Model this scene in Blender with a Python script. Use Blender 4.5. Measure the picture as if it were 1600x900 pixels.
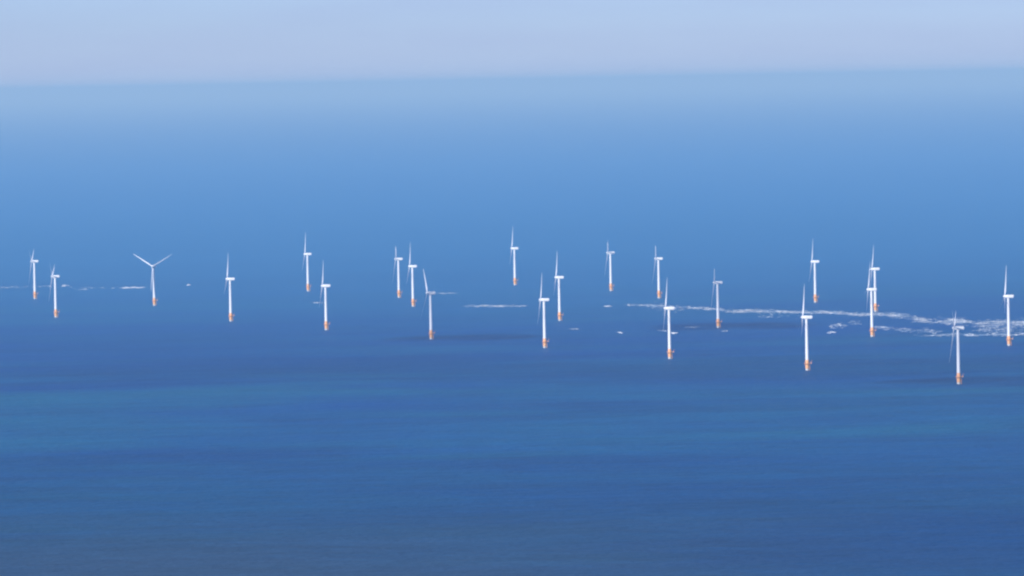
import bpy, bmesh, math, random
from mathutils import Vector, Matrix, Euler

for o in list(bpy.data.objects):
    bpy.data.objects.remove(o, do_unlink=True)
SC = bpy.context.scene
COL = SC.collection
R = math.radians

# ------------------------------------------------------------------ camera
CAM_H = 465.0
cam_d = bpy.data.cameras.new('camera')
cam_d.sensor_width = 36.0
cam_d.lens = 202.5
cam_d.clip_start = 1.0
cam_d.clip_end = 4.0e6
cam = bpy.data.objects.new('camera', cam_d)
COL.objects.link(cam)
PITCH = math.atan(324.0 / 9000.0)
ROLL = R(1.08)
cam.matrix_world = (Matrix.Translation((0, 0, CAM_H)) @ Matrix.Rotation(R(90) - PITCH, 4, 'X')
                    @ Matrix.Rotation(-ROLL, 4, 'Z'))
SC.camera = cam

# ------------------------------------------------------------------ sky and sun
SUN_EL, SUN_AZ = R(36), R(216)          # azimuth clockwise from +Y: the sun stands behind and to the left
w = bpy.data.worlds.new('World')
SC.world = w
w.use_nodes = True
nt = w.node_tree
nt.nodes.clear()
wo = nt.nodes.new('ShaderNodeOutputWorld')
bg = nt.nodes.new('ShaderNodeBackground')
sky = nt.nodes.new('ShaderNodeTexSky')
sky.sky_type = 'NISHITA'
sky.sun_disc = False
sky.sun_elevation = SUN_EL
sky.sun_rotation = SUN_AZ
sky.altitude = 400
sky.air_density = 1.0
sky.dust_density = 0.3
sky.ozone_density = 3.0
# thin high veil, in sky directions
tc = nt.nodes.new('ShaderNodeTexCoord')
mp = nt.nodes.new('ShaderNodeMapping')
mp.inputs['Scale'].default_value = (22, 22, 170)
nz = nt.nodes.new('ShaderNodeTexNoise')
nz.inputs['Scale'].default_value = 1.0
nz.inputs['Detail'].default_value = 3
rp = nt.nodes.new('ShaderNodeMapRange')
rp.inputs['From Min'].default_value = 0.35
rp.inputs['From Max'].default_value = 0.7
rp.inputs['To Min'].default_value = 0.0
rp.inputs['To Max'].default_value = 0.25
mx = nt.nodes.new('ShaderNodeMix')
mx.data_type = 'RGBA'
mx.inputs['B'].default_value = (3.15, 3.85, 6.1, 1)
nt.links.new(tc.outputs['Generated'], mp.inputs['Vector'])
nt.links.new(mp.outputs['Vector'], nz.inputs['Vector'])
nt.links.new(nz.outputs['Fac'], rp.inputs['Value'])
nt.links.new(rp.outputs['Result'], mx.inputs['Factor'])
tint = nt.nodes.new('ShaderNodeMix')
tint.data_type = 'RGBA'
tint.blend_type = 'MULTIPLY'
tint.inputs['Factor'].default_value = 1.0
tint.inputs['B'].default_value = (0.465, 0.612, 1.12, 1)
nt.links.new(sky.outputs['Color'], tint.inputs['A'])
sx = nt.nodes.new('ShaderNodeSeparateXYZ')
nt.links.new(tc.outputs['Generated'], sx.inputs[0])
low = nt.nodes.new('ShaderNodeMapRange')
low.inputs['From Min'].default_value = 0.0
low.inputs['From Max'].default_value = 0.011
low.inputs['To Min'].default_value = 0.75
low.inputs['To Max'].default_value = 0.0
nt.links.new(sx.outputs['Z'], low.inputs['Value'])
glow = nt.nodes.new('ShaderNodeMix')
glow.data_type = 'RGBA'
glow.inputs['B'].default_value = (3.8, 4.7, 6.9, 1)      # pale air low over the sea
nt.links.new(low.outputs['Result'], glow.inputs['Factor'])
nt.links.new(tint.outputs['Result'], glow.inputs['A'])
nt.links.new(glow.outputs['Result'], mx.inputs['A'])
nt.links.new(mx.outputs['Result'], bg.inputs['Color'])
bg.inputs['Strength'].default_value = 0.094
nt.links.new(bg.outputs['Background'], wo.inputs['Surface'])

sl = bpy.data.lights.new('sun', 'SUN')
sl.energy = 4.5
sl.angle = R(0.5)
sl.color = (1.0, 0.95, 0.87)
sun = bpy.data.objects.new('sun', sl)
COL.objects.link(sun)
sdir = Vector((math.sin(SUN_AZ) * math.cos(SUN_EL), math.cos(SUN_AZ) * math.cos(SUN_EL), math.sin(SUN_EL)))
sun.rotation_euler = sdir.to_track_quat('Z', 'Y').to_euler()
sun.location = (-400, -300, 900)

vs = SC.view_settings
vs.view_transform = 'Standard'
vs.look = 'None'
vs.gamma = 1.0
vs.use_curve_mapping = False
vs.exposure = 0.4
SC.cycles.volume_bounces = 1
SC.cycles.transparent_max_bounces = 64
SC.cycles.filter_width = 2.3


# ------------------------------------------------------------------ helpers
def link(name, mesh, mat=None, parent=None):
    o = bpy.data.objects.new(name, mesh)
    COL.objects.link(o)
    if mat is not None:
        mesh.materials.append(mat)
    if parent is not None:
        o.parent = parent
    return o


def done(bm, name, smooth=None):
    """bmesh -> mesh; faces closer than `smooth` degrees shade smoothly"""
    bmesh.ops.recalc_face_normals(bm, faces=bm.faces)
    me = bpy.data.meshes.new(name)
    bm.to_mesh(me)
    bm.free()
    if smooth:
        for p in me.polygons:
            p.use_smooth = True
        me.set_sharp_from_angle(angle=R(smooth))
    return me


def rings(bm, prof, n=32, M=None, cap=True):
    """lathe: prof is [(radius, z)]"""
    rows = []
    for r, z in prof:
        row = []
        for k in range(n):
            a = 2 * math.pi * k / n
            v = Vector((r * math.cos(a), r * math.sin(a), z))
            row.append(bm.verts.new(M @ v if M else v))
        rows.append(row)
    for a, b in zip(rows, rows[1:]):
        for k in range(n):
            bm.faces.new((a[k], a[(k + 1) % n], b[(k + 1) % n], b[k]))
    if cap:
        bm.faces.new(rows[0][::-1])
        bm.faces.new(rows[-1])


def box(bm, lo, hi, bevel=0.0, M=None):
    T = Matrix.Translation((Vector(lo) + Vector(hi)) / 2) @ Matrix.Diagonal((hi[0] - lo[0], hi[1] - lo[1], hi[2] - lo[2], 1))
    g = bmesh.ops.create_cube(bm, size=1.0, matrix=(M @ T) if M else T)
    if bevel:
        es = set()
        for v in g['verts']:
            es.update(v.link_edges)
        bmesh.ops.bevel(bm, geom=list(es), offset=bevel, segments=3, profile=0.6, affect='EDGES', clamp_overlap=True)


def bar(bm, a, b, r, n=8):
    a, b = Vector(a), Vector(b)
    d = b - a
    q = d.to_track_quat('Z', 'Y').to_matrix().to_4x4()
    rings(bm, [(r, 0), (r, d.length)], n, Matrix.Translation(a) @ q)


def tag(o, label=None, cat=None, group=None, kind=None):
    if label:
        o['label'] = label
    if cat:
        o['category'] = cat
    if group:
        o['group'] = group
    if kind:
        o['kind'] = kind
    return o


def mat(name):
    m = bpy.data.materials.new(name)
    m.use_nodes = True
    return m, m.node_tree, m.node_tree.nodes['Principled BSDF']


def painted(name, col, worn, rough=0.35, scale=0.25, stretch=(1, 1, 0.15), lo=0.5, hi=0.75, amount=0.6):
    """paint with vertical weather streaks of a slightly different colour"""
    m, t, p = mat(name)
    g = t.nodes.new('ShaderNodeTexCoord')
    mpn = t.nodes.new('ShaderNodeMapping')
    mpn.inputs['Scale'].default_value = stretch
    n = t.nodes.new('ShaderNodeTexNoise')
    n.inputs['Scale'].default_value = scale
    n.inputs['Detail'].default_value = 5
    r = t.nodes.new('ShaderNodeMapRange')
    r.inputs['From Min'].default_value = lo
    r.inputs['From Max'].default_value = hi
    r.inputs['To Max'].default_value = amount
    x = t.nodes.new('ShaderNodeMix')
    x.data_type = 'RGBA'
    x.inputs['A'].default_value = (*col, 1)
    x.inputs['B'].default_value = (*worn, 1)
    t.links.new(g.outputs['Object'], mpn.inputs['Vector'])
    t.links.new(mpn.outputs['Vector'], n.inputs['Vector'])
    t.links.new(n.outputs['Fac'], r.inputs['Value'])
    t.links.new(r.outputs['Result'], x.inputs['Factor'])
    t.links.new(x.outputs['Result'], p.inputs['Base Color'])
    p.inputs['Roughness'].default_value = rough
    return m


WHITE = painted('white_paint', (0.82, 0.83, 0.82), (0.62, 0.62, 0.58))
BLADE = painted('blade_gelcoat', (0.82, 0.83, 0.84), (0.7, 0.7, 0.69), rough=0.4)
ORANGE = painted('orange_marine_paint', (0.85, 0.43, 0.21), (0.62, 0.32, 0.17), rough=0.5, lo=0.5, hi=0.8)
PALE = painted('pale_splash_coating', (0.66, 0.64, 0.60), (0.40, 0.40, 0.34), rough=0.6)
STEEL = painted('galvanised_steel', (0.42, 0.43, 0.44), (0.30, 0.28, 0.26), rough=0.45)
GREY = painted('grey_grp', (0.34, 0.35, 0.36), (0.26, 0.26, 0.26), rough=0.5)
HULL = painted('boat_gelcoat', (0.80, 0.81, 0.82), (0.66, 0.66, 0.64), rough=0.25)
GLASS = painted('dark_boat_glass', (0.02, 0.03, 0.04), (0.03, 0.04, 0.05), rough=0.08)

# ------------------------------------------------------------------ the sea
SEA_R = 1.0e6


def sea_material():
    m, t, p = mat('sea_water')
    N, L = t.nodes, t.links
    geo = N.new('ShaderNodeNewGeometry')

    def noise(scale, detail=4, rough=0.5, off=0.0, vec=None, dist=0.0):
        mm = N.new('ShaderNodeMapping')
        mm.inputs['Location'].default_value = (off, off * 0.7, 0)
        s = (scale, scale, scale) if not isinstance(scale, tuple) else (*scale, 1)
        mm.inputs['Scale'].default_value = s
        nn = N.new('ShaderNodeTexNoise')
        nn.inputs['Scale'].default_value = 1.0
        nn.inputs['Detail'].default_value = detail
        nn.inputs['Roughness'].default_value = rough
        nn.inputs['Distortion'].default_value = dist
        L.new(geo.outputs['Position'], mm.inputs['Vector'])
        L.new(mm.outputs['Vector'], nn.inputs['Vector'])
        return nn.outputs['Fac']

    def rng(v, a, b, c=0.0, d=1.0):
        r = N.new('ShaderNodeMapRange')
        r.interpolation_type = 'SMOOTHSTEP'
        r.inputs['From Min'].default_value = a
        r.inputs['From Max'].default_value = b
        r.inputs['To Min'].default_value = c
        r.inputs['To Max'].default_value = d
        L.new(v, r.inputs['Value'])
        return r.outputs['Result']

    def rng_lin(v, a, b):
        r = N.new('ShaderNodeMapRange')
        r.inputs['From Min'].default_value = a
        r.inputs['From Max'].default_value = b
        L.new(v, r.inputs['Value'])
        return r.outputs['Result']

    def mix(f, a, b):
        x = N.new('ShaderNodeMix')
        x.data_type = 'RGBA'
        L.new(f, x.inputs['Factor'])
        for k, v in (('A', a), ('B', b)):
            if isinstance(v, tuple):
                x.inputs[k].default_value = (*v, 1)
            else:
                L.new(v, x.inputs[k])
        return x.outputs['Result']

    def math2(op, a, b):
        x = N.new('ShaderNodeMath')
        x.operation = op
        for i, v in enumerate((a, b)):
            if isinstance(v, (int, float)):
                x.inputs[i].default_value = v
            else:
                L.new(v, x.inputs[i])
        return x.outputs[0]

    def blob(px, py, rx, ry):
        s = N.new('ShaderNodeVectorMath')
        s.operation = 'SUBTRACT'
        s.inputs[1].default_value = (px, py, 0)
        L.new(geo.outputs['Position'], s.inputs[0])
        q = N.new('ShaderNodeVectorMath')
        q.operation = 'DIVIDE'
        q.inputs[1].default_value = (rx, ry, 1e9)
        L.new(s.outputs[0], q.inputs[0])
        ln = N.new('ShaderNodeVectorMath')
        ln.operation = 'LENGTH'
        L.new(q.outputs[0], ln.inputs[0])
        return ln.outputs['Value']

    # darker and lighter blue water, mixed in bands and patches
    sep = N.new('ShaderNodeSeparateXYZ')
    L.new(geo.outputs['Position'], sep.inputs[0])
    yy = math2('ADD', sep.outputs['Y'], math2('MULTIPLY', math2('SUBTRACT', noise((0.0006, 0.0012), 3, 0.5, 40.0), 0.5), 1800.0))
    # colour bands across the view: a lighter one, a darker one behind, then lighter
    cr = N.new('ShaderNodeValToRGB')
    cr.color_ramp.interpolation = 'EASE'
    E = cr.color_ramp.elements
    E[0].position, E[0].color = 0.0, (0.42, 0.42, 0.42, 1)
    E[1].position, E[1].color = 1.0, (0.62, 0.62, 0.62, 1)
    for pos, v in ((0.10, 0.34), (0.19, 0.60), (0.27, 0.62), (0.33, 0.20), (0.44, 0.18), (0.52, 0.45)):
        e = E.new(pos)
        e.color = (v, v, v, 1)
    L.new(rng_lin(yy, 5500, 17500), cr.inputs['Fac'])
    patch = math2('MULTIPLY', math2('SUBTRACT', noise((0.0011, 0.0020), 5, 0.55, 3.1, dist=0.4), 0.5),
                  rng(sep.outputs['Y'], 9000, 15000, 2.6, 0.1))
    c = mix(math2('ADD', cr.outputs['Color'], patch), BAND_DARK, BAND_LIGHT)
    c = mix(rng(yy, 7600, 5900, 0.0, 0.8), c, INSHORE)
    dk = math2('MULTIPLY', rng(noise((0.0013, 0.0026), 5, 0.6, 31.0, dist=0.6), 0.46, 0.70, 0.0, 0.75), rng(sep.outputs['Y'], 9000, 12500, 1.0, 0.0))
    c = mix(dk, c, DARK)
    # darker blue patches with ragged edges
    wb = noise((0.004, 0.006), 5, 0.65, 12.0)
    for (px, py, rx, ry, am) in ((-400, 7230, 330, 190, 0.6), (30, 7010, 300, 120, 0.5), (480, 5650, 420, 520, 0.9), (420, 9150, 620, 420, 0.6), (-330, 9500, 520, 420, 0.5), (330, 8050, 260, 90, 0.5)):
        q = rng(math2('ADD', blob(px, py, rx, ry), math2('MULTIPLY', math2('SUBTRACT', wb, 0.5), 1.6)), 1.15, 0.45, 0.0, am)
        c = mix(q, c, PATCH_DARK)
    # distant haze put into the water colour: paler blue further out
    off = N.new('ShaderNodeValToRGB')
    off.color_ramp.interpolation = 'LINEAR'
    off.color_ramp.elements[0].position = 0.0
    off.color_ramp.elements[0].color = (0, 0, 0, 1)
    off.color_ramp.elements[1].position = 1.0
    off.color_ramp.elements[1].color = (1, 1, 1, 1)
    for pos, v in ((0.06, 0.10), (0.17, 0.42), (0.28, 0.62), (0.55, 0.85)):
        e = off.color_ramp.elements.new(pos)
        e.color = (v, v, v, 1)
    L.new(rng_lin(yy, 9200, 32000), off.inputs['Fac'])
    c = mix(off.outputs['Color'], c, FAR_HAZE)
    # silty plume close inshore
    wob = noise(0.002, 4, 0.6, 9.0)
    pl = rng(math2('ADD', blob(-350, 5300, 900, 1100), math2('MULTIPLY', wob, 0.9)), 1.6, 0.55)
    c = mix(math2('MULTIPLY', pl, 0.75), c, SILT)
    # light and shade of small wave facets put into the colour as flecks
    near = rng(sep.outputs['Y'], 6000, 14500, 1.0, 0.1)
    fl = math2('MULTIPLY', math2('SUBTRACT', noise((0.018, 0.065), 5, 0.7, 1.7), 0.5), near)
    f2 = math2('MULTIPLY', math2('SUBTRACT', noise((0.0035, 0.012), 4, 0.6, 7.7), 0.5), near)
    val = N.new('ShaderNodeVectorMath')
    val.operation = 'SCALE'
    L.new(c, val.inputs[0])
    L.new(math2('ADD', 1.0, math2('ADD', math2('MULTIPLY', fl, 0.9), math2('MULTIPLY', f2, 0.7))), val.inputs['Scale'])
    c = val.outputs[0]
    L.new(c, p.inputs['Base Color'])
    p.inputs['Roughness'].default_value = 0.5
    p.inputs['IOR'].default_value = 1.333
    p.inputs['Specular IOR Level'].default_value = SPEC
    # waves
    h1 = noise((0.02, 0.035), 3, 0.6, 5.0)
    h2 = noise((0.09, 0.14), 2, 0.6, 2.0)
    b = N.new('ShaderNodeBump')
    L.new(rng(sep.outputs['Y'], 6000, 15000, 1.0, 0.03), b.inputs['Strength'])
    b.inputs['Distance'].default_value = 9.0
    L.new(math2('ADD', h1, math2('MULTIPLY', h2, 0.3)), b.inputs['Height'])
    L.new(b.outputs['Normal'], p.inputs['Normal'])
    return m


BAND_DARK = (0.0002, 0.060, 0.228)
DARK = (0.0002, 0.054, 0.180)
PATCH_DARK = (0.0001, 0.048, 0.165)
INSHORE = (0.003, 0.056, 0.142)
BAND_LIGHT = (0.005, 0.101, 0.210)
FAR_HAZE = (0.022, 0.195, 0.430)
SILT = (0.026, 0.064, 0.122)
SPEC = 0.04

bm = bmesh.new()
rad = [0.0, 2000.0]
while rad[-1] < SEA_R:
    rad.append(min(rad[-1] + max(400.0, rad[-1] * 0.06), SEA_R))
NS = 96
prev = None
for r in rad[1:]:
    row = [bm.verts.new((r * math.cos(2 * math.pi * k / NS), r * math.sin(2 * math.pi * k / NS), 0)) for k in range(NS)]
    if prev is None:
        bm.faces.new(row)
    else:
        for k in range(NS):
            bm.faces.new((prev[k], row[k], row[(k + 1) % NS], prev[(k + 1) % NS]))
    prev = row
me = done(bm, 'sea')
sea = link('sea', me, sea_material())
if me.polygons[0].normal.z < 0:
    me.flip_normals()
tag(sea, 'wide deep blue sea with lighter bands, reaching to the hazy horizon', 'sea', kind='structure')

# ------------------------------------------------------------------ haze
bm = bmesh.new()
box(bm, (-SEA_R - 500, -SEA_R - 500, -1.0), (SEA_R + 500, SEA_R + 500, 525.0))
hm = bpy.data.materials.new('haze_air')
hm.use_nodes = True
ht = hm.node_tree
ht.nodes.remove(ht.nodes['Principled BSDF'])
pv = ht.nodes.new('ShaderNodeVolumePrincipled')
pv.inputs['Color'].default_value = (0.515, 0.69, 0.745, 1)
pv.inputs['Density'].default_value = 1.85e-5
pv.inputs['Anisotropy'].default_value = 0.0
ht.links.new(pv.outputs['Volume'], ht.nodes['Material Output'].inputs['Volume'])
haze = link('haze', done(bm, 'haze'), hm)
tag(haze, 'pale blue sea haze that thickens towards the horizon', 'haze', kind='stuff')

# ------------------------------------------------------------------ unseen cloud puffs added for their shade
# (above the frame, set along the sun's path to shade a few turbines)
cm = bpy.data.materials.new('shade_cloud_vapour')
cm.use_nodes = True
ct = cm.node_tree
ct.nodes.remove(ct.nodes['Principled BSDF'])
cv = ct.nodes.new('ShaderNodeVolumePrincipled')
cv.inputs['Color'].default_value = (0.97, 0.97, 0.97, 1)
cv.inputs['Density'].default_value = 0.0055
ct.links.new(cv.outputs['Volume'], ct.nodes['Material Output'].inputs['Volume'])
bm = bmesh.new()
crng = random.Random(3)
CLOUD_Z = 1700.0
for (x, y, rx) in [(-148, 10418, 130), (664, 8585, 140), (381, 10672, 130)]:
    k = (CLOUD_Z - 40) / sdir.z
    c = Vector((x, y, 40)) + sdir * k
    for _ in range(7):
        q = Vector((crng.uniform(-0.55, 0.55) * rx, crng.uniform(-0.55, 0.55) * rx, crng.uniform(0, 0.2) * rx))
        s_ = rx * crng.uniform(0.45, 0.75)
        g = bmesh.ops.create_icosphere(bm, subdivisions=3, radius=1.0, matrix=Matrix.Translation(c + q) @ Matrix.Diagonal((s_, s_, s_ * 0.55, 1)))
        for v in g['verts']:
            v.co += (v.co - c - q).normalized() * s_ * 0.12 * crng.uniform(-1, 1)
shade_clouds = link('shade_clouds', done(bm, 'shade_clouds'), cm)
tag(shade_clouds, 'small thin white cloud puffs out of view, added to shade some turbines', 'cloud', kind='stuff')

# ------------------------------------------------------------------ wind turbines
HUB_Z = 83.5
DECK_Z = 10.5          # working platform
TP_TOP = 16.5          # where the white tower starts
TILT = R(6)
HUB_X = -6.0           # rotor plane, in front of the tower axis (nacelle points to -x)


def blade_mesh():
    bm = bmesh.new()
    st = [(0.9, 2.3, 1.0, 0), (2.5, 2.4, 0.95, 3), (5, 3.0, 0.6, 10), (9, 3.9, 0.32, 14), (13, 3.9, 0.25, 12), (20, 3.3, 0.21, 8),
          (28, 2.6, 0.18, 5), (36, 2.0, 0.17, 3), (44, 1.45, 0.16, 1), (49.5, 1.0, 0.15, 0), (52.3, 0.55, 0.14, 0), (53.2, 0.16, 0.14, 0)]
    n = 20
    rows = []
    for z, ch, th, tw in st:
        ch *= 0.66
        a = R(PITCH_FEATHER - tw)
        row = []
        for k in range(n):
            t = 2 * math.pi * k / n
            u = math.cos(t)
            v = math.sin(t) * th * (1.0 if th > 0.9 else (0.65 + 0.35 * u))
            cx = u * ch / 2 - (0 if th > 0.9 else ch * 0.12)
            cy = v * ch / 2
            # chord lies in the rotor plane (y) at pitch 0, along the wind (x) when feathered
            x = cx * math.sin(a) - cy * math.cos(a)
            y = cx * math.cos(a) + cy * math.sin(a)
            row.append(bm.verts.new((x - 0.02 * z - 0.0004 * z * z, y, z)))
        rows.append(row)
    for a, b in zip(rows, rows[1:]):
        for k in range(n):
            bm.faces.new((a[k], a[(k + 1) % n], b[(k + 1) % n], b[k]))
    bm.faces.new(rows[0])
    bm.faces.new(rows[-1])
    return done(bm, 'blade', 45)


PITCH_FEATHER = -30


def make_turbine():
    root = bpy.data.objects.new('wind_turbine', None)
    root.empty_display_size = 8
    COL.objects.link(root)
    # foundation: pile in the water and the wider painted sleeve over it
    bm = bmesh.new()
    rings(bm, [(2.70, 2.6), (2.85, 2.8), (2.85, TP_TOP - 0.5), (2.7, TP_TOP)], 36)
    rings(bm, [(3.05, DECK_Z - 1.2), (3.05, DECK_Z - 0.7)], 36)
    tp = link('transition_piece', done(bm, 'transition_piece', 35), ORANGE, root)
    bm = bmesh.new()
    rings(bm, [(2.6, -8), (2.6, 2.59)], 36)
    link('pile', done(bm, 'pile', 35), PALE, root)
    bm = bmesh.new()
    rings(bm, [(4.7, DECK_Z), (4.7, DECK_Z + 0.35)], 12)
    box(bm, (4.0, -2.2, DECK_Z + 0.02), (7.2, 2.2, DECK_Z + 0.33))
    for k in range(6):
        a = math.pi * 2 * k / 6
        bar(bm, (2.7 * math.cos(a), 2.7 * math.sin(a), DECK_Z - 3.2), (4.4 * math.cos(a), 4.4 * math.sin(a), DECK_Z + 0.05), 0.16)
    link('platform', done(bm, 'platform', 30), ORANGE, tp)
    bm = bmesh.new()
    pts = [(4.6 * math.cos(2 * math.pi * k / 12), 4.6 * math.sin(2 * math.pi * k / 12)) for k in range(13)]
    for (x0, y0), (x1, y1) in zip(pts, pts[1:]):
        bar(bm, (x0, y0, DECK_Z + 0.3), (x0, y0, DECK_Z + 1.55), 0.06, 6)
        for z in (0.95, 1.5):
            bar(bm, (x0, y0, DECK_Z + z), (x1, y1, DECK_Z + z), 0.055, 6)
    for s in (-1, 1):
        for z in (0.95, 1.5):
            bar(bm, (4.3, 2.1 * s, DECK_Z + z), (7.1, 2.1 * s, DECK_Z + z), 0.055, 6)
    link('railing', done(bm, 'railing', 40), ORANGE, tp)
    bm = bmesh.new()
    for y in (-0.9, 0.9):
        bar(bm, (4.0, y, -3), (4.0, y, DECK_Z - 0.4), 0.26, 10)
        for z in (0.8, 5.5, 9.2):
            bar(bm, (2.6, y, z), (4.0, y, z), 0.16)
    for i in range(22):
        bar(bm, (3.6, -0.35, -0.5 + 0.48 * i), (3.6, 0.35, -0.5 + 0.48 * i), 0.04, 6)
    for y in (-0.35, 0.35):
        bar(bm, (3.6, y, -1.5), (3.6, y, DECK_Z - 0.05), 0.05, 6)
    link('boat_landing', done(bm, 'boat_landing', 40), ORANGE, tp)
    bm = bmesh.new()
    bar(bm, (6.4, 1.2, DECK_Z + 0.3), (6.4, 1.2, DECK_Z + 3.9), 0.2, 10)
    bar(bm, (6.4, 1.2, DECK_Z + 3.8), (8.6, 1.2, DECK_Z + 4.6), 0.15, 10)
    box(bm, (5.9, 0.9, DECK_Z + 0.33), (6.9, 1.5, DECK_Z + 1.3), 0.08)
    link('davit_crane', done(bm, 'davit_crane', 40), ORANGE, tp)
    # tower
    bm = bmesh.new()
    prof = [(2.62, TP_TOP + 0.01), (2.62, TP_TOP + 0.3)]
    for i in range(1, 13):
        f = i / 12
        z = TP_TOP + 0.3 + (HUB_Z - 2.7 - TP_TOP - 0.3) * f
        r = 2.6 - 0.65 * f
        prof += [(r, z)]
        if i in (4, 8):
            prof += [(r + 0.03, z + 0.02), (r + 0.03, z + 0.18), (r - 0.01, z + 0.2)]
    rings(bm, prof, 36)
    tw = link('tower', done(bm, 'tower', 30), WHITE, root)
    bm = bmesh.new()
    box(bm, (2.30, -0.45, TP_TOP + 0.5), (2.60, 0.45, TP_TOP + 2.6), 0.1)
    link('door', done(bm, 'door', 40), GREY, tw)
    # nacelle (its own origin on the tower axis so that it yaws)
    bm = bmesh.new()
    sec = [(-4.7, 1.9, 2.0, 0.0), (-4.0, 2.3, 2.5, 0.0), (0, 2.4, 2.65, 0.0), (6, 2.4, 2.65, 0.0), (8.4, 2.3, 2.5, 0.05), (9.3, 2.0, 2.05, 0.2), (9.6, 1.6, 1.5, 0.3)]
    rows = []
    n = 28
    for x, hw, hh, dz in sec:
        row = []
        for k in range(n):
            t = 2 * math.pi * k / n
            cy, cz = math.cos(t), math.sin(t)
            e = 0.42
            row.append(bm.verts.new((x, hw * math.copysign(abs(cy) ** e, cy), dz + hh * math.copysign(abs(cz) ** e, cz))))
        rows.append(row)
    for a, b in zip(rows, rows[1:]):
        for k in range(n):
            bm.faces.new((a[k], a[(k + 1) % n], b[(k + 1) % n], b[k]))
    bm.faces.new(rows[0])
    bm.faces.new(rows[-1])
    nac = link('nacelle', done(bm, 'nacelle', 40), WHITE, root)
    nac.location = (0, 0, HUB_Z)
    bm = bmesh.new()
    box(bm, (7.0, -1.5, 2.55), (8.0, 1.5, 3.4), 0.1)
    link('cooler', done(bm, 'cooler', 40), GREY, nac)
    bm = bmesh.new()
    bar(bm, (6.2, 0.7, 2.55), (6.2, 0.7, 4.6), 0.06)
    bar(bm, (6.2, -0.7, 2.55), (6.2, -0.7, 4.6), 0.06)
    bar(bm, (6.2, -0.9, 4.3), (6.2, 0.9, 4.3), 0.05)
    link('wind_vane', done(bm, 'wind_vane', 40), STEEL, nac)
    # hub, blades
    bm = bmesh.new()
    Mx = Matrix.Rotation(R(-90), 4, 'Y')      # +z of the lathe points to -x, upwind
    rings(bm, [(1.6, -1.35), (1.75, -1.0), (1.75, 0.9), (1.6, 1.6), (1.2, 2.2), (0.6, 2.6), (0.1, 2.75)], 28, Mx)
    hub = link('hub', done(bm, 'hub', 40), WHITE, root)
    bme = blade_mesh()
    bme.materials.append(BLADE)
    for k in range(3):
        b = link('blade', bme, None, hub)
        b.rotation_euler = (R(120 * k), 0, 0)
    return root


def set_pose(root, yaw, phase):
    """yaw: degrees the rotor turns from facing -x towards the viewer; phase: blade angle"""
    Y = Matrix.Rotation(R(yaw), 4, 'Z')
    for ch in root.children:
        st = ch.name.split('.')[0]
        if st == 'nacelle':
            ch.rotation_euler = (0, R(TILT_NAC), R(yaw))
        elif st == 'hub':
            M = (Matrix.Translation((0, 0, HUB_Z)) @ Y @ Matrix.Translation((HUB_X, 0, 0.25))
                 @ Matrix.Rotation(TILT, 4, 'Y') @ Matrix.Rotation(R(phase), 4, 'X'))
            ch.location = M.to_translation()
            ch.rotation_euler = M.to_euler()


TILT_NAC = 1.0


def copy_tree(o, parent=None):
    c = o.copy()
    COL.objects.link(c)
    c.parent = parent
    for ch in list(o.children):
        copy_tree(ch, c)
    return c


TURB = [  # x, y on the sea in metres, yaw, blade phase, label
    (-1061, 12800, -2, 59, 'white wind turbine nearest the left edge of the photo, in front of the foam line'),
    (-931, 11736, -2, 57, 'white wind turbine just right of and lower than the leftmost one'),
    (-763, 12273, 68, 61, 'white wind turbine with its rotor turned to the viewer, two blades in a V'),
    (-557, 11379, 1, 4, 'white wind turbine alone, right of the V-bladed one, with one blade straight up'),
    (-459, 12957, 1, 16, 'white wind turbine above and left of the one with a foam streak at its tower'),
    (-353, 10895, 1, 20, 'white wind turbine with a thin foam streak touching the left of its tower'),
    (-245, 12467, 1, 62, 'white wind turbine, upper left one of three crowded together left of centre'),
    (-206, 11953, -1, 14, 'white wind turbine in the middle of three crowded together left of centre'),
    (-148, 10418, 17, 205, 'greyish wind turbine with one slanting blade and a long blade hanging beside its tower'),
    (7, 13095, 1, 14, 'white wind turbine whose nacelle is the highest in the photo'),
    (55, 9998, 1, 24, 'white wind turbine at the centre, its foot lower than its right-hand neighbour'),
    (91, 11116, 1, 10, 'white wind turbine just right of centre, behind a lower left neighbour'),
    (217, 12627, -1, 54, 'white wind turbine standing above the short bright isolated breaker'),
    (310, 12153, -1, 61, 'white wind turbine with only a stub of blade above its nacelle, behind the surf'),
    (259, 9526, 1, 14, 'white wind turbine whose nacelle touches the foam line, right of centre'),
    (381, 10672, -2, 57, 'bluish pale wind turbine with a faint foam streak right of its foot'),
    (463, 9070, 1, 3, 'tallest bright white wind turbine, with vivid orange base below the surf'),
    (620, 11773, -3, 22, 'white wind turbine wholly behind the surf line, above the tallest bright one'),
    (710, 11257, 1, 25, 'white wind turbine partly hidden behind a nearer one it overlaps'),
    (636, 10189, 1, 20, 'white wind turbine overlapping another behind it, its base below the surf'),
    (664, 8585, -8, 57, 'greyish wind turbine nearest the viewer, its nacelle against the broad surf'),
    (841, 9760, 1, 2, 'white wind turbine crossing the broad surf, nearest the right edge'),
]
proto = make_turbine()
for i, (x, y, yaw, ph, lab) in enumerate(TURB):
    o = proto if i == 0 else copy_tree(proto)
    o.location = (x, y, 0)
    set_pose(o, yaw, ph)
    tag(o, lab, 'wind turbine', 'wind turbines standing in the sea')

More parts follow.
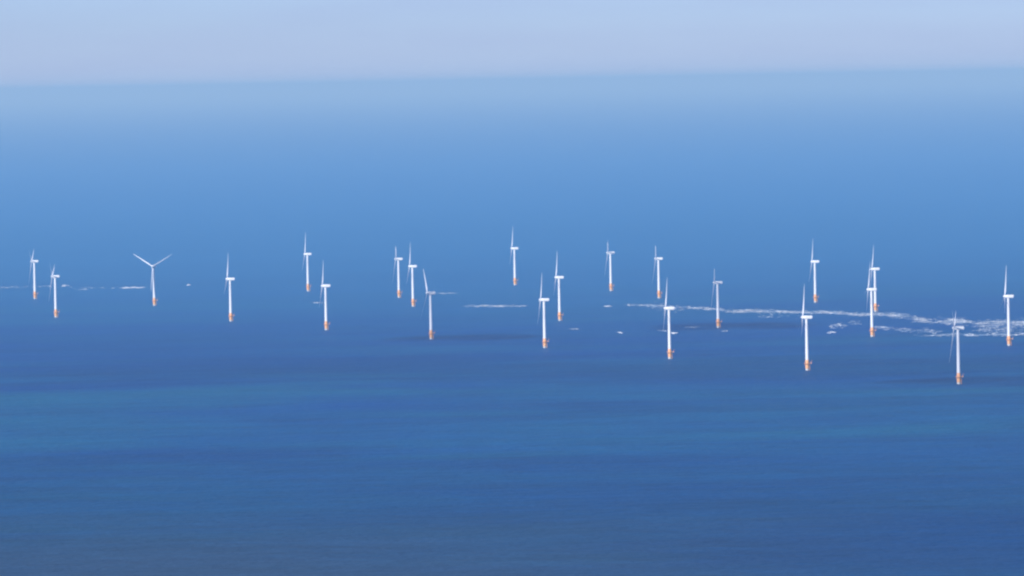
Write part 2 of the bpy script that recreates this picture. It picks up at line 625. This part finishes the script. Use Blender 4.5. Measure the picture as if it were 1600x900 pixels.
# ------------------------------------------------------------------ breaking waves
def foam_material(name, thin):
    m, ft, fp = mat(name)
    fg = ft.nodes.new('ShaderNodeNewGeometry')
    fn = ft.nodes.new('ShaderNodeTexNoise')
    fn.inputs['Scale'].default_value = 0.05
    fn.inputs['Detail'].default_value = 4
    fr = ft.nodes.new('ShaderNodeValToRGB')
    fr.color_ramp.elements[0].position = 0.40 - 0.2 * thin
    fr.color_ramp.elements[0].color = (0.16, 0.30, 0.50, 1)      # thin foam over blue water
    fr.color_ramp.elements[1].position = 0.60 - 0.2 * thin
    fr.color_ramp.elements[1].color = (0.80, 0.83, 0.85, 1)      # thick white foam
    ft.links.new(fg.outputs['Position'], fn.inputs['Vector'])
    ft.links.new(fn.outputs['Fac'], fr.inputs['Fac'])
    ft.links.new(fr.outputs['Color'], fp.inputs['Base Color'])
    # broken water: the sea shows between the bubbles
    fz = ft.nodes.new('ShaderNodeTexNoise')
    fz.inputs['Scale'].default_value = 0.3
    fz.inputs['Detail'].default_value = 5
    fa = ft.nodes.new('ShaderNodeMapRange')
    fa.inputs['From Min'].default_value = 0.36
    fa.inputs['From Max'].default_value = 0.60
    fa.inputs['To Min'].default_value = thin
    fa.inputs['To Max'].default_value = 0.82 + 0.18 * thin
    ft.links.new(fg.outputs['Position'], fz.inputs['Vector'])
    ft.links.new(fz.outputs['Fac'], fa.inputs['Value'])
    ft.links.new(fa.outputs['Result'], fp.inputs['Alpha'])
    fp.inputs['Roughness'].default_value = 0.9
    fp.inputs['Specular IOR Level'].default_value = 0.1
    return m


FOAM = foam_material('sea_foam', 0.06)
FOAM_THICK = foam_material('breaker_foam', 0.75)


def crest(bm, rng, cx, cy, lx, ly, h):
    """one low ragged ridge of broken water, lx long and ly deep"""
    n = max(6, int(lx / 7))
    rows = []
    wob = [rng.uniform(-1, 1) for _ in range(n + 1)]
    for i in range(n + 1):
        f = i / n
        env = max(0.04, math.sin(math.pi * min(max(f, 0.02), 0.98)) ** 0.6 * rng.uniform(0.45, 1.0))
        x = cx - lx / 2 + lx * f
        yc = cy + ly * 0.35 * wob[i]
        d = ly * env / 2
        hh = h * env
        rows.append([bm.verts.new((x, yc - d, -0.3)), bm.verts.new((x, yc - d * 0.75, hh * 0.55)), bm.verts.new((x + rng.uniform(-2, 2), yc - d * 0.2, hh)),
                     bm.verts.new((x, yc + d * 0.5, hh * 0.45)), bm.verts.new((x, yc + d, -0.3))])
    for a, b in zip(rows, rows[1:]):
        for k in range(4):
            bm.faces.new((a[k], b[k], b[k + 1], a[k + 1]))
        bm.faces.new((a[4], b[4], b[0], a[0]))
    bm.faces.new(rows[0])
    bm.faces.new(rows[-1][::-1])


def breaker(rng, cx, cy, lx, ly, label, bright, dens=1.0):
    bm = bmesh.new()
    k = max(1, int(lx / 14))
    crest(bm, rng, 0, 0, lx, ly * 0.7, 1.6)
    for _ in range(int(k * dens)):
        crest(bm, rng, rng.uniform(-0.48, 0.48) * lx, rng.uniform(-0.5, 0.5) * ly, rng.uniform(6, 18), rng.uniform(4, 12), rng.uniform(0.5, 1.2))
    o = link('breaking_wave', done(bm, 'breaking_wave', 50), FOAM_THICK if bright else FOAM)
    o.location = (cx, cy, 0)
    tag(o, label, 'wave', 'single breaking waves on the sea')


def at(px, py):
    """a point of the sea (metres) from its place in the 1600 x 900 photograph, used to lay out the surf"""
    x, y = (px - 800) / 9000, (450 - py) / 9000
    d = (Matrix.Rotation(R(90) - PITCH, 3, 'X') @ Matrix.Rotation(-ROLL, 3, 'Z')) @ Vector((x, y, -1))
    t = CAM_H / -d.z
    return d.x * t, d.y * t


rng = random.Random(7)
for (x0, x1, y, tk, lab) in [
    (187, 229, 449, 3.0, 'long bright white breaker left of the V-bladed wind turbine'),
    (97, 109, 446.5, 2.4, 'short white breaker right of the second wind turbine from the left'),
    (943, 954, 478, 2.4, 'short bright breaker alone below the wind turbine right of centre'),
    (1291, 1308, 519.5, 3.0, 'white breaker on dark water right of the tallest bright wind turbine'),
    (486, 507, 473, 1.6, 'thin foam streak touching the left side of a wind turbine tower'),
    (681, 717, 458.3, 1.6, 'thin pale foam streak right of the nacelle of the greyish wind turbine'),
    (893, 907, 514.5, 2.0, 'faint small breaker below the two wind turbines at the centre'),
    (1032, 1045, 517, 1.8, 'small breaker close on the left of a wind turbine tower in front of surf'),
    (1048, 1060, 520, 2.8, 'small breaker close on the right of a wind turbine tower in front of surf'),
    (1128, 1140, 517, 2.0, 'small foam streak right of the foot of the bluish pale wind turbine'),
    (1070, 1090, 511.5, 1.8, 'faint foam streak between two wind turbines right of centre'),
    (966, 974, 520, 3.0, 'tiny pale fleck of broken water on dark sea, between two centre turbines'),
]:
    xa, ya = at((x0 + x1) / 2, y)
    breaker(rng, xa, ya, (x1 - x0) * ya / 9000, tk * ya * ya / (CAM_H * 9000), lab, tk > 2.2)

# the surf over the sandbank: a long broken line and a ragged field nobody could count
bm = bmesh.new()


def band(x0, y0, x1, y1, spread, n, lmin, lmax, deep):
    spots = [(rng.random(), rng.uniform(0.3, 1.5)) for _ in range(max(3, n // 3))]
    for _ in range(int(n * 7)):
        c, big = rng.choice(spots)
        f = min(1.05, max(-0.05, c + rng.gauss(0, 9.0 / max(abs(x1 - x0), 30))))
        if rng.random() < 0.35:
            f = rng.random()
        deep_ = deep * big
        px, py = x0 + (x1 - x0) * f, y0 + (y1 - y0) * f + rng.gauss(0, spread * 1.1)
        xa, ya = at(px, py)
        crest(bm, rng, xa, ya, rng.uniform(lmin, lmax) * rng.choice((0.25, 0.3, 0.4, 0.5, 1.0)), rng.uniform(0.2, 0.8) * deep_ * rng.choice((0.4, 0.6, 1.0)), rng.uniform(0.3, 1.0))


band(-30, 449, 12, 449, 0.6, 6, 8, 24, 18)
band(10, 448.5, 75, 448, 0.8, 6, 6, 20, 12)
band(115, 450, 185, 451, 1.4, 3, 10, 30, 8)
band(720, 478.5, 760, 478, 0.6, 7, 8, 24, 20)
band(755, 478.5, 800, 477.5, 0.7, 14, 8, 26, 24)
band(795, 478, 818, 478, 0.5, 3, 8, 24, 12)
band(985, 476, 1035, 478, 1.0, 9, 8, 26, 16)
band(1015, 478, 1065, 483, 2.2, 14, 6, 22, 18)
band(1060, 480, 1130, 484, 0.8, 16, 10, 34, 18)
band(1135, 486, 1185, 486, 1.2, 21, 8, 30, 26)
band(1180, 486, 1262, 488, 1.2, 22, 10, 34, 22)
band(1272, 487, 1360, 492, 1.0, 32, 8, 34, 26)
band(1365, 490, 1400, 493, 1.0, 12, 8, 30, 22)
band(1395, 492, 1450, 500, 2.0, 16, 8, 30, 24)
band(1430, 501, 1510, 502, 1.6, 21, 8, 34, 22)
band(1490, 503, 1640, 506, 2.2, 43, 8, 34, 24)
band(1530, 511, 1640, 517, 4.0, 37, 6, 26, 20)
band(1430, 524, 1600, 523, 0.9, 16, 8, 40, 12)
band(1400, 514, 1470, 518, 2.0, 9, 8, 24, 12)
band(1300, 510, 1345, 503, 1.6, 10, 6, 22, 12)
band(1370, 511, 1405, 514, 1.2, 5, 8, 30, 8)
band(1190, 493, 1260, 495, 1.8, 5, 6, 20, 10)
surf = link('surf', done(bm, 'surf', 50), FOAM)
tag(surf, 'ragged white surf breaking over the sandbank among the wind turbines', 'surf', kind='stuff')

# ------------------------------------------------------------------ small boat
bt = bpy.data.objects.new('motor_boat', None)
COL.objects.link(bt)
bx, by = at(295, 446)
bt.location = (bx, by, 0)
bt.rotation_euler = (0, 0, R(18))
tag(bt, 'tiny white motor boat alone on open water between two wind turbines on the left', 'boat')
bm = bmesh.new()
rows = []
for x, hb, keel, gun in [(-5.2, 1.55, -0.4, 1.3), (-2.5, 1.75, -0.55, 1.3), (1.0, 1.7, -0.55, 1.45), (3.6, 1.15, -0.35, 1.7), (5.2, 0.45, 0.2, 1.95), (5.8, 0.06, 1.2, 2.05)]:
    rows.append([bm.verts.new((x, -hb, gun)), bm.verts.new((x, -hb * 0.8, keel + 0.35)), bm.verts.new((x, 0, keel)), bm.verts.new((x, hb * 0.8, keel + 0.35)), bm.verts.new((x, hb, gun))])
for a, b in zip(rows, rows[1:]):
    for k in range(4):
        bm.faces.new((a[k], b[k], b[k + 1], a[k + 1]))
    bm.faces.new((a[4], b[4], b[0], a[0]))
bm.faces.new(rows[0])
bm.faces.new(rows[-1][::-1])
link('boat_hull', done(bm, 'boat_hull', 40), HULL, bt)
bm = bmesh.new()
rows = []
for z, x0, x1, hw in [(1.25, -2.8, 2.6, 1.3), (2.3, -2.6, 2.0, 1.2), (3.1, -2.4, 1.0, 1.1), (3.3, -2.5, 1.2, 1.15)]:
    rows.append([bm.verts.new((x0, -hw, z)), bm.verts.new((x1, -hw * 0.8, z)), bm.verts.new((x1, hw * 0.8, z)), bm.verts.new((x0, hw, z))])
for a, b in zip(rows, rows[1:]):
    for k in range(4):
        bm.faces.new((a[k], a[(k + 1) % 4], b[(k + 1) % 4], b[k]))
bm.faces.new(rows[0])
bm.faces.new(rows[-1])
cab = link('cabin', done(bm, 'cabin', 30), HULL, bt)
bm = bmesh.new()
box(bm, (-2.2, -1.2, 2.38), (1.2, 1.2, 2.95))
link('cabin_window', done(bm, 'cabin_window'), GLASS, cab)
bm = bmesh.new()
bar(bm, (-1.2, 0, 3.28), (-1.2, 0, 6.0), 0.09)
bar(bm, (-1.2, -0.7, 4.9), (-1.2, 0.7, 4.9), 0.06)
link('mast', done(bm, 'mast', 40), STEEL, bt)
